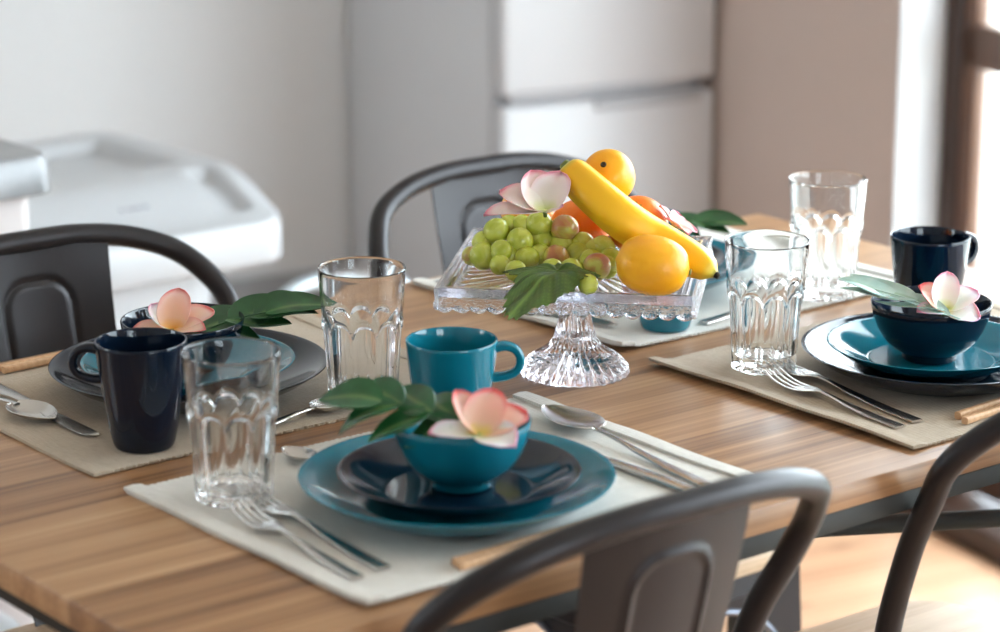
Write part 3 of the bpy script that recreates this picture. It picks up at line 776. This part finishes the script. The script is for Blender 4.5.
for sd in range(4):
    for i in range(NS * per):
        u = i / (NS * per); x = (u - .5) * 2 * HW
        ph = (u * NS) % 1
        sc = .0052 * math.sin(PI * ph) ** .6
        bd = .0014 * math.sin(PI * ph)
        c, s = math.cos(sd * PI / 2), math.sin(sd * PI / 2)
        def W(out, z): 
            d = HW + out; k = d / HW
            xx, yy = x * k, -d
            return Vector((c * xx - s * yy, s * xx + c * yy, z))
        loops.append([W(.0002, pz + .0030), W(.0030, pz + .0036), W(.0040, pz + .0022), W(.0034, pz - .003), W(.0030, pz - .008), W(.0042 + bd, pz - .0125), W(.0036 + bd, pz - .0150 - sc * .7), W(.0016, pz - .0158 - sc), W(-.0004 - bd, pz - .0142 - sc * .7), W(-.0006, pz - .010), W(.0002, pz - .003)])
loops.append(loops[0])
skin(bm, loops, True, (False, False)); bmesh.ops.remove_doubles(bm, verts=bm.verts[:], dist=1e-6); obj('scalloped_border', bm, 'stipple', fs, (PLATE_X, 0, 0), ang=50)
bm = bmesh.new()
def rf(r, z, a):
    k = sstep(.004, .010, z) * (1 - sstep(.07, .078, z)); m = 28
    w = math.cos(a * m)
    amp = .0016 if z < .032 else .0007
    if z < .004: return r + .0012 * math.cos(a * m), z
    return r + amp * k * w, z + (.0011 * w * k if z < .03 else 0)
prof = [(0, .004), (.030, .004), (.048, .0015), (.051, 0), (.053, .0004), (.0545, .0035), (.053, .0075), (.048, .0125), (.040, .0185), (.032, .0235), (.026, .0280), (.0235, .031), (.0235, .0335), (.0215, .0355), (.0195, .042), (.0165, .054), (.0142, .066), (.013, .076), (.0128, .079), (.0155, .0815), (.0172, .0845), (.0165, .088), (.0135, .0900), (.013, .0935), (.0150, .0965), (.0165, .100), (.0150, .104), (.0140, pz - .0095), (.024, pz - .0082), (0, pz - .0082)]
lathe(bm, prof, 168, rf); obj('foot', bm, 'pglass', fs, ang=50)

# ------------------------------------------------------------------ fruit
def fruit(name, label, cat, loc, axis, prof, m, scar=None, calyx=None, group=None, roll=0):
    root = thing(name, label, cat, loc, 0, group); root.rotation_euler = face_dir(None, axis, roll)
    bm = bmesh.new(); lathe(bm, prof, 56)
    sd = random.random() * 10
    for v in bm.verts:
        nz = noise.noise(v.co * 28 + Vector((sd, 0, 0))); v.co *= 1 + .014 * nz
    obj('peel', bm, m, root, ang=80)
    ztop = max(p[1] for p in prof)
    if scar:
        bm = bmesh.new(); lathe(bm, [(0, ztop - .002), (.0026, ztop - .0006), (.0030, ztop + .0006), (.0022, ztop + .0014), (.0012, ztop + .0006), (0, ztop + .0004)], 20); obj('stem_scar', bm, scar, root)
    if calyx:
        bm = bmesh.new()
        for k in range(5):
            a = 2 * PI * k / 5 + .3
            grid(bm, 5, 2, lambda u, v: Matrix.Rotation(a, 3, 'Z') @ Vector((u * .0062, (v - .5) * .0038 * (1 - u * .85), ztop + .0004 - u * u * .0002 + .001 * u)))
        thicken(bm, .0006)
        lathe(bm, [(0, ztop - .002), (.0022, ztop - .001), (.0020, ztop + .0022), (0, ztop + .0024)], 12)
        obj('calyx', bm, 'stem', root)
    return root
def lemon_prof(r, L):
    P = []
    for i in range(31):
        s = -1 + 2 * i / 30
        z = s * L / 2
        rr = r * math.sqrt(max(0, 1 - (abs(s) * .985) ** 2.25)) if abs(s) < .86 else None
        if rr is None:
            e = (abs(s) - .86) / .14; base = r * math.sqrt(1 - (.86 * .985) ** 2.25)
            rr = base * (1 - e) ** .8 * (.78 + .22 * (1 - e))
        P.append((rr, z))
    P[0] = (0, P[0][1]); P[-1] = (0, P[-1][1]); return P
def tang_prof(r):
    P = []
    for i in range(29):
        a = -PI / 2 + PI * i / 28
        z = r * .86 * math.sin(a) - .0022 * math.exp(-((PI / 2 - abs(a)) / .22) ** 2) * math.copysign(1, a)
        P.append((r * math.cos(a) ** .92 if 0 < i < 28 else 0, z))
    return P
fruit('lemon', 'plump yellow lemon resting at the front corner of the glass stand below the banana', 'lemon', (.6900, .2745, PZ + .0300), (.70, -.70, -.16), lemon_prof(.0285, .0715), 'lemon', 'stem')
fruit('lemon', 'yellow lemon topping the fruit pile, with a dark stem dot, above the banana', 'lemon', (.7365, .3925, .9465), (-.62, -.46, .56), lemon_prof(.0262, .056), 'lemon', 'black')
fruit('lemon', 'shaded lemon just peeking out above the pale pink flower on the stand', 'lemon', (.7150, .4920, PZ + .0400), (.5, .6, .3), lemon_prof(.0265, .062), 'lemon', 'black')
fruit('tangerine', 'orange tangerine with a green stem star, behind the middle of the banana', 'tangerine', (.7560, .3700, .8990), (-.38, -.30, .80), tang_prof(.0305), 'tangerine', None, True)
fruit('tangerine', 'orange tangerine between the grapes and the upper banana end', 'tangerine', (.7400, .4380, PZ + .0305), (.3, .5, .8), tang_prof(.0305), 'tangerine', None, True)

def banana():
    C = [(.6865, .3965, .9622), (.6905, .3839, .9513), (.6945, .3577, .9362), (.7074, .3333, .9170), (.7290, .3141, .8985), (.7410, .2846, .8868), (.7444, .2590, .8793), (.7473, .2483, .8740)]
    root = thing('banana', 'ripe yellow banana lying diagonally across the top of the fruit', 'banana', C[3])
    o = Vector(C[3]); pts = [p - o for p in crom(C, 9)]; n = len(pts)
    rad = [(0, .0105), (.02, .0140), (.07, .0165), (.2, .0188), (.38, .0202), (.6, .0196), (.78, .0162), (.9, .0106), (.97, .0056), (1, .0038)]
    def rr(t):
        for (a, x), (b, y) in zip(rad, rad[1:]):
            if t <= b: return x + (y - x) * sstep(a, b, t) if False else x + (y - x) * (t - a) / (b - a)
        return rad[-1][1]
    bm = bmesh.new()
    def sec(i, t):
        r = rr(t); return [(r * (1 + .045 * math.cos(5 * a)) * math.cos(a), r * (1 + .045 * math.cos(5 * a)) * math.sin(a)) for a in [2 * PI * k / 40 for k in range(40)]]
    lay = bm.verts.layers.float.new('along')
    rows = sweep(bm, pts, sec)
    for i, row in enumerate(rows):
        for v in row: v[lay] = i / (n - 1)
    obj('peel', bm, 'banana', root, ang=80)
    d0 = (pts[0] - pts[2]).normalized(); d1 = (pts[-1] - pts[-3]).normalized()
    bm = bmesh.new(); tube(bm, [pts[0] - d0 * .003, pts[0] + d0 * .0035, pts[0] + d0 * .005], lambda t: .0064 - .0016 * t, 12, 3); obj('stem', bm, 'stem', root)
    bm = bmesh.new(); tube(bm, [pts[-1] - d1 * .0008, pts[-1] + d1 * .003, pts[-1] + d1 * .0044], lambda t: .0036 - .0012 * t, 12, 3); obj('tip', bm, 'black', root)
banana()

GR = [((0.6471, 0.4592, 0.897), 0.0108), ((0.6391, 0.469, 0.885), 0.0098), ((0.6257, 0.4712, 0.873), 0.0082), ((0.626, 0.4538, 0.8735), 0.0111), ((0.6343, 0.4353, 0.884), 0.009), ((0.6567, 0.4342, 0.89), 0.0111), ((0.6451, 0.4387, 0.8738), 0.0114), ((0.671, 0.4481, 0.902), 0.0085), ((0.6807, 0.4337, 0.904), 0.0108), ((0.6814, 0.4303, 0.888), 0.01), ((0.698, 0.4151, 0.9), 0.0119), ((0.6954, 0.4143, 0.884), 0.0114), ((0.6712, 0.4202, 0.8727), 0.0105), ((0.6772, 0.4028, 0.8732), 0.0111), ((0.6997, 0.3961, 0.8735), 0.0114), ((0.7085, 0.3993, 0.886), 0.0098), ((0.7141, 0.3864, 0.8795), 0.0114), ((0.6838, 0.3499, 0.8734), 0.0114), ((0.6948, 0.3491, 0.8718), 0.0098), ((0.6537, 0.4194, 0.876), 0.0101), ((0.6252, 0.4264, 0.8705), 0.0085), ((0.6214, 0.397, 0.8708), 0.0087), ((0.6436, 0.316, 0.8705), 0.0083), ((0.7180, 0.380, 0.885), 0.0098), ((0.6643, 0.4599, 0.9), 0.009), ((0.7102, 0.3615, 0.876), 0.0105), ((0.663, 0.3626, 0.8715), 0.0095), ((0.6483, 0.3742, 0.8715), 0.0095), ((.661, .447, .876), .0108), ((.676, .452, .884), .0105), ((.690, .437, .874), .0108), ((.712, .412, .873), .0105), ((.651, .474, .8735), .0108), ((.697, .372, .8730), .0106)]
RED = {2, 10, 13, 17}
def grapes():
    o = Vector((.67, .41, PZ)); root = thing('grape_bunch', 'bunch of green grapes with a large serrated leaf on the glass stand', 'grapes', o)
    sh = Vector((.003, -.002, -.003))
    for i, (p, r) in enumerate(GR):
        r *= 1.2; p = (p[0] + .001, p[1] - .001, max(p[2] - .005, PZ + r * 1.06))
        bm = bmesh.new(); bmesh.ops.create_uvsphere(bm, u_segments=28, v_segments=18, radius=r)
        g = obj('grape', bm, 'grape_red' if i in RED else 'grape', root, Vector(p) - o, (random.random() * 3, random.random() * 3, random.random() * 3), ang=180)
        g.scale = (1, 1, 1.05)
        if i in RED: g['label'] = 'grape blushed reddish brown'
    bm = bmesh.new(); tube(bm, [(-.03, .05, .018), (-.01, .03, .026), (.01, .012, .027), (.03, -.01, .022), (.03, -.05, .014)], .0016, 8); 
    for a, b in (((-.01, .03, .026), (-.018, .04, .03)), ((.01, .012, .027), (.015, .02, .036)), ((.03, -.01, .022), (.04, -.02, .024))): tube(bm, [a, b], .0011, 6, 0)
    obj('stem', bm, 'stem', root)
    # serrated leaf: corners read in the photograph, laid over the rim
    A, B, Cc, D = Vector((.5419, .3124, .8560)), Vector((.606, .3789, .8760)), Vector((.6660, .3330, .8760)), Vector((.640, .360, .8750))
    E_ = Vector((.617, .318, .8740))
    bm = bmesh.new(); n = 44
    A, B, Cc, D, E_ = (q + sh for q in (A, B, Cc, D, E_))
    ctr = D; ring_ = [B + Vector((-.012, .004, -.001)), B.lerp(A, .30) + Vector((.006, .004, .004)), B.lerp(A, .62) + Vector((-.002, .006, .002)), A, A.lerp(E_, .45) + Vector((.004, -.010, 0)), E_ + Vector((-.004, -.012, -.002)), E_.lerp(Cc, .5) + Vector((.002, -.008, .002)), Cc + Vector((.0, -.004, -.004)), Cc.lerp(D, .5) + Vector((.006, .010, .003)), D + Vector((.012, .016, .002)), B.lerp(D, .45) + Vector((.006, .006, .003))]
    rp = crom(ring_, 16, True)
    N_ = len(rp); lay = bm.verts.layers.float.new('vein')
    nr = 26; rows = []
    vd = [i * 16 for i in range(11)]
    tips = [0, 48, 112]
    for i in range(1, nr + 1):
        s = i / nr; row = []
        for j in range(N_):
            ed = rp[j]; p = ctr.lerp(ed, s)
            if i == nr: p = ctr.lerp(ed, 1 + (.055 if j % 4 < 2 else -.02) * (1 if j % 4 in (1, 2) else .5))
            dj = min(min(abs(j - t), N_ - abs(j - t)) for t in tips) * s / 16 * 2.2
            p = p + Vector((0, 0, .004 * math.sin(PI * s) + .0016 * math.sin(j * .45) * s))
            yl = math.sin(-SR) * (p.x - SX) + math.cos(SR) * (p.y - SY_)
            p.z += .0045 * math.exp(-((yl + .1225) / .016) ** 2)
            v = bm.verts.new(p - o)
            side = ((s * 9 + dj * 1.5) % 1.0)
            v[lay] = max(math.exp(-(dj / .12) ** 2), .55 * math.exp(-((side - .5) / .09) ** 2) * (1 if dj > .1 else 0))
            row.append(v)
        rows.append(row)
    c = bm.verts.new(ctr - o); c[lay] = 1
    for j in range(N_): bm.faces.new((c, rows[0][j], rows[0][(j + 1) % N_]))
    for a, b in zip(rows, rows[1:]):
        for j in range(N_): bm.faces.new((a[j], a[(j + 1) % N_], b[(j + 1) % N_], b[j]))
    thicken(bm, .0007); obj('leaf', bm, 'leaf_grape', root, ang=80)
    bm = bmesh.new(); tube(bm, [ctr - o, ctr - o + Vector((.012, .018, .004)), ctr - o + Vector((.022, .032, .002))], .0013, 8); obj('leaf_stalk', bm, 'stem', root)
grapes()

# ------------------------------------------------------------------ flowers
def petal_bm(L, W, cup, curl, twist=0):
    bm = bmesh.new(); lay = bm.verts.layers.float.new('tint'); nu, nv = 18, 12
    def P(u, v):
        x = (v - .5) * 2
        w = W * (.16 + .84 * math.sin(PI * min(1, .06 + .80 * u ** .85)) ** .8) * (1 if u < .75 else math.sqrt(max(0.0, 1 - ((u - .75) / .25) ** 2)) * .999 + .001)
        y = L * u
        z = -cup * L * u * u - curl * L * (1 - abs(x)) ** 0 * max(0, u - .6) ** 2 * 2.2
        z += W * .42 * (x * x) * (1 - .35 * u) * (1 if x < 0 else .55)
        xx = x * w
        return Vector((xx + twist * L * u * u * .3, y, z))
    V = grid(bm, nu, nv, P)
    for i in range(nu + 1):
        for j in range(nv + 1):
            u, x = i / nu, abs(j / nv - .5) * 2
            V[i][j][lay] = min(1, max(u * .62, .0) + .42 * max(0, x - .45) * 1.6 * min(1, u * 2) + (.3 * sstep(.8, 1, u)))
    bmesh.ops.remove_doubles(bm, verts=bm.verts[:], dist=1e-6)
    thicken(bm, .0006); return bm
def flower(label, loc, d, roll, petals, mats_, size, stem=.006, stemdir=None):
    """petals: list of (angle deg, elevation deg above the flower plane, length scale, width scale)"""
    root = thing('plumeria_flower', label, 'flower', loc, 0, 'artificial plumeria flowers'); 
    z_ = Vector(d).normalized(); x_ = RT - z_ * RT.dot(z_); x_.normalize(); y_ = z_.cross(x_)
    root.rotation_euler = (Matrix((x_, y_, z_)).transposed() @ Matrix.Rotation(roll, 3, 'Z')).to_euler()
    for k, (a, el, ls, ws) in enumerate(petals):
        bm = petal_bm(size * ls, size * .40 * ws, .10, .35, .4)
        bm.transform(Matrix.Rotation(R(a), 4, 'Z') @ Matrix.Rotation(R(el), 4, 'X'))
        obj('petal', bm, mats_[k % len(mats_)], root, ang=80)
    bm = bmesh.new(); lathe(bm, [(0, .0016), (.0016, .001), (.0024, -.001), (.0020, -stem), (0, -stem)], 14); obj('flower_tube', bm, 'stem', root)
    return root
UPV = Vector((0, 0, 1)); TOC = Vector((-.6266, -.779, 0)); RT = Vector((.779, -.6266, 0))
def dirv(r, u, c): return RT * r + UPV * u + TOC * c
FL5 = [(0, 28, 1, 1), (72, 28, 1, 1), (144, 28, 1, 1), (216, 28, 1, 1), (288, 28, 1, 1)]
flower('coral and white artificial flower in the teal bowl at the nearest setting', (.3560, .1165, .8250), dirv(.06, .93, .30), 0,
       [(-122, 22, 1.05, 1.25), (-58, 26, 1.22, 1.25), (-10, 46, 1.15, 1.2), (42, 40, 1.2, .9), (98, 10, 1.15, .95)], ['petal_white', 'petal_coral', 'petal_coral', 'petal_coral', 'petal_white'], .036)
flower('white and pink artificial flower in the navy bowl at the right', (.9505, .1400, .8270), dirv(.05, .88, .42), 0,
       [(2, 48, 1.15, 1.05), (-54, 24, 1.2, 1.05), (-100, 12, 1.05, 1.25), (62, 38, 1.0, 1.15), (112, 18, .85, .8)], ['petal_white', 'petal_white', 'petal_white', 'petal_coral', 'petal_white'], .033)
flower('peach artificial flower standing in the navy bowl behind the tall navy mug', (.3430, .5740, .8190), dirv(.05, .92, .35), 0,
       [(2, 54, 1.12, 1.1), (-56, 24, 1.2, 1.0), (-98, 26, .95, .8), (94, 6, 1.05, .8), (50, 30, .95, .9)], ['petal_peach', 'petal_peach', 'petal_peach', 'petal_peach', 'petal_white'], .036)
flower('pale pink artificial flower lying on the grapes of the fruit stand', (.6480, .3830, .9260), dirv(-.05, .92, .35), 0,
       [(-20, 46, 1.15, 1.3), (28, 44, 1.2, 1.3), (70, 22, 1.35, 1.35), (100, 12, 1.6, .9), (-84, 30, .5, .6)], ['petal_pale'], .036)
flower('pale pink artificial flower tucked behind the banana at the back of the stand', (.7700, .3330, .9020), dirv(.55, .80, .1), 0, FL5, ['petal_pale'], .024)

# ------------------------------------------------------------------ artificial leaves
def blade(bm, lay, o, d, n, L, W, droop, cup=.25, nu=22, nv=10, notch=0, seed=0):
    """one lobe: from o along d, surface normal n"""
    d = d.normalized(); s = d.cross(n).normalized(); n = s.cross(d)
    def P(u, v):
        x = (v - .5) * 2
        w = W * math.sin(PI * min(1, .04 + .96 * u ** .8)) ** .75
        return o + d * (L * u) + s * (x * w) + n * (cup * w * x * x - droop * L * u * u + .03 * L * math.sin(u * 5 + seed))
    V = grid(bm, nu, nv, P)
    for i in range(nu + 1):
        for j in range(nv + 1): V[i][j][lay] = math.exp(-((j / nv - .5) / .07) ** 2)
def split_leaf(label, base, tip, nrm, m, lobes, stalk, sag=.02, name='monstera_leaf'):
    """lobes: (pos along rib, side, angle deg, length, halfwidth, droop)"""
    base, tip, nrm = Vector(base), Vector(tip), Vector(nrm).normalized()
    root = thing(name, label, 'leaf', base, 0, 'artificial green leaves')
    d = (tip - base); L = d.length; dn = d.normalized(); s = dn.cross(nrm).normalized(); nn = s.cross(dn)
    def rib(t): return dn * (L * t) + nn * (sag * 4 * t * (1 - t))
    bm = bmesh.new(); lay = bm.verts.layers.float.new('vein')
    for k, (t, sd, a, ll, w, dr) in enumerate(lobes):
        q = (dn * math.cos(R(a)) + s * sd * math.sin(R(a)))
        nk = (nn + s * sd * -.25).normalized()
        blade(bm, lay, rib(t), q, nk, ll, w, dr, seed=k)
    bmesh.ops.remove_doubles(bm, verts=bm.verts[:], dist=1e-6); thicken(bm, .0006); obj('blade', bm, m, root, ang=80)
    bm = bmesh.new(); tube(bm, [rib(-stalk), rib(-stalk * .4), rib(0), rib(.4), rib(.85)], lambda t: .0013 * (1 - .6 * t), 8); obj('stalk', bm, m, root)
    return root
split_leaf('glossy green split leaf sticking out of the teal bowl at the nearest setting', (.351, .141, .8315), (.290, .244, .8395), dirv(-.25, .84, .45), 'leaf_mid',
    [(.0, 1, 34, .050, .016, .25), (.0, -1, 34, .048, .016, .25), (.18, 1, 30, .056, .016, .3), (.2, -1, 32, .056, .0155, .3), (.40, 1, 24, .056, .016, .35), (.44, -1, 28, .054, .0145, .35), (.55, 0, 0, .062, .018, .2)], .22, .010)
split_leaf('dark green monstera leaf reaching right from the navy bowl behind the navy mug', (.386, .588, .808), (.487, .522, .827), dirv(-.05, .94, .30), 'leaf_dark',
    [(.0, 1, 24, .060, .020, .08), (.0, -1, 24, .060, .020, .08), (.2, 1, 18, .066, .021, .06), (.22, -1, 18, .066, .021, .06), (.40, 1, 11, .066, .019, .06), (.43, -1, 13, .060, .018, .08), (.52, 0, 0, .068, .019, .05)], .12, .008)
split_leaf('leaf coloured pale for window sheen, resting on the rim of the right navy bowl, pointing to the tumbler', (.945, .128, .8260), (.902, .232, .8450), dirv(.1, .9, .3), 'leaf_sheen',
    [(.0, 1, 10, .070, .009, .02), (.05, -1, 12, .068, .009, .02), (.30, 1, 10, .078, .012, .03), (.32, -1, 12, .074, .011, .05), (.45, 0, 0, .066, .012, .03)], .1, .004)
split_leaf('dark green leaf over the rim of the teal bowl behind the fruit', (1.000, .585, .820), (1.045, .520, .826), dirv(0, .9, .3), 'leaf_dark',
    [(.0, 1, 35, .045, .015, .05), (.0, -1, 35, .045, .015, .05), (.3, 1, 22, .048, .013, .08), (.3, -1, 22, .048, .013, .08), (.5, 0, 0, .045, .014, .12)], .15, .008)

# ------------------------------------------------------------------ light: bright overcast sky through the door and window
w = bpy.data.worlds.new('sky'); SC.world = w; w.use_nodes = True
bg = w.node_tree.nodes['Background']; bg.inputs[0].default_value = (.82, .91, 1.0, 1); bg.inputs[1].default_value = 12
for nm, a, b, z, sx, sy, rot in (('door_portal', A1 + .22, (DB0 + DB1) / 2, DH / 2, DH, DB1 - DB0, Matrix.Rotation(PI / 2, 4, 'Y')), ('window_portal', A0 - .22, (WB0 + WB1) / 2, (WZ0 + WZ1) / 2, WZ1 - WZ0, WB1 - WB0, Matrix.Rotation(-PI / 2, 4, 'Y')), ('window_portal', (FA0 + FA1) / 2, B0 - .17, (FZ0 + FZ1) / 2, FA1 - FA0, FZ1 - FZ0, Matrix.Rotation(PI / 2, 4, 'X'))):
    l = bpy.data.lights.new(nm, 'AREA'); l.shape = 'RECTANGLE'; l.size = sx; l.size_y = sy; l.cycles.is_portal = True
    lo = bpy.data.objects.new(nm, l); COL.objects.link(lo); lo.matrix_world = RM @ Matrix.Translation((a, b, z)) @ rot

sl = bpy.data.lights.new('sun', 'SUN'); sl.energy = 2.4; sl.angle = R(12); sl.color = (1, .96, .9)
so = bpy.data.objects.new('sun', sl); COL.objects.link(so)
sd = RM.to_3x3() @ Vector((-math.cos(R(52)) * .30, math.cos(R(52)) * .954, -math.sin(R(52))))
so.rotation_euler = sd.to_track_quat('-Z', 'Y').to_euler(); so.location = (4, -3, 5)
SC.view_settings.view_transform = 'Standard'; SC.view_settings.look = 'None'; SC.view_settings.gamma = 1; SC.view_settings.use_curve_mapping = False
SC.view_settings.exposure = 0.15
c = SC.cycles
c.use_denoising = True
try: c.denoiser = 'OPENIMAGEDENOISE'
except Exception: pass
c.max_bounces = 24; c.diffuse_bounces = 6; c.glossy_bounces = 8; c.transmission_bounces = 20; c.transparent_max_bounces = 16
c.caustics_reflective = True; c.caustics_refractive = True; c.blur_glossy = .6; c.sample_clamp_indirect = 12
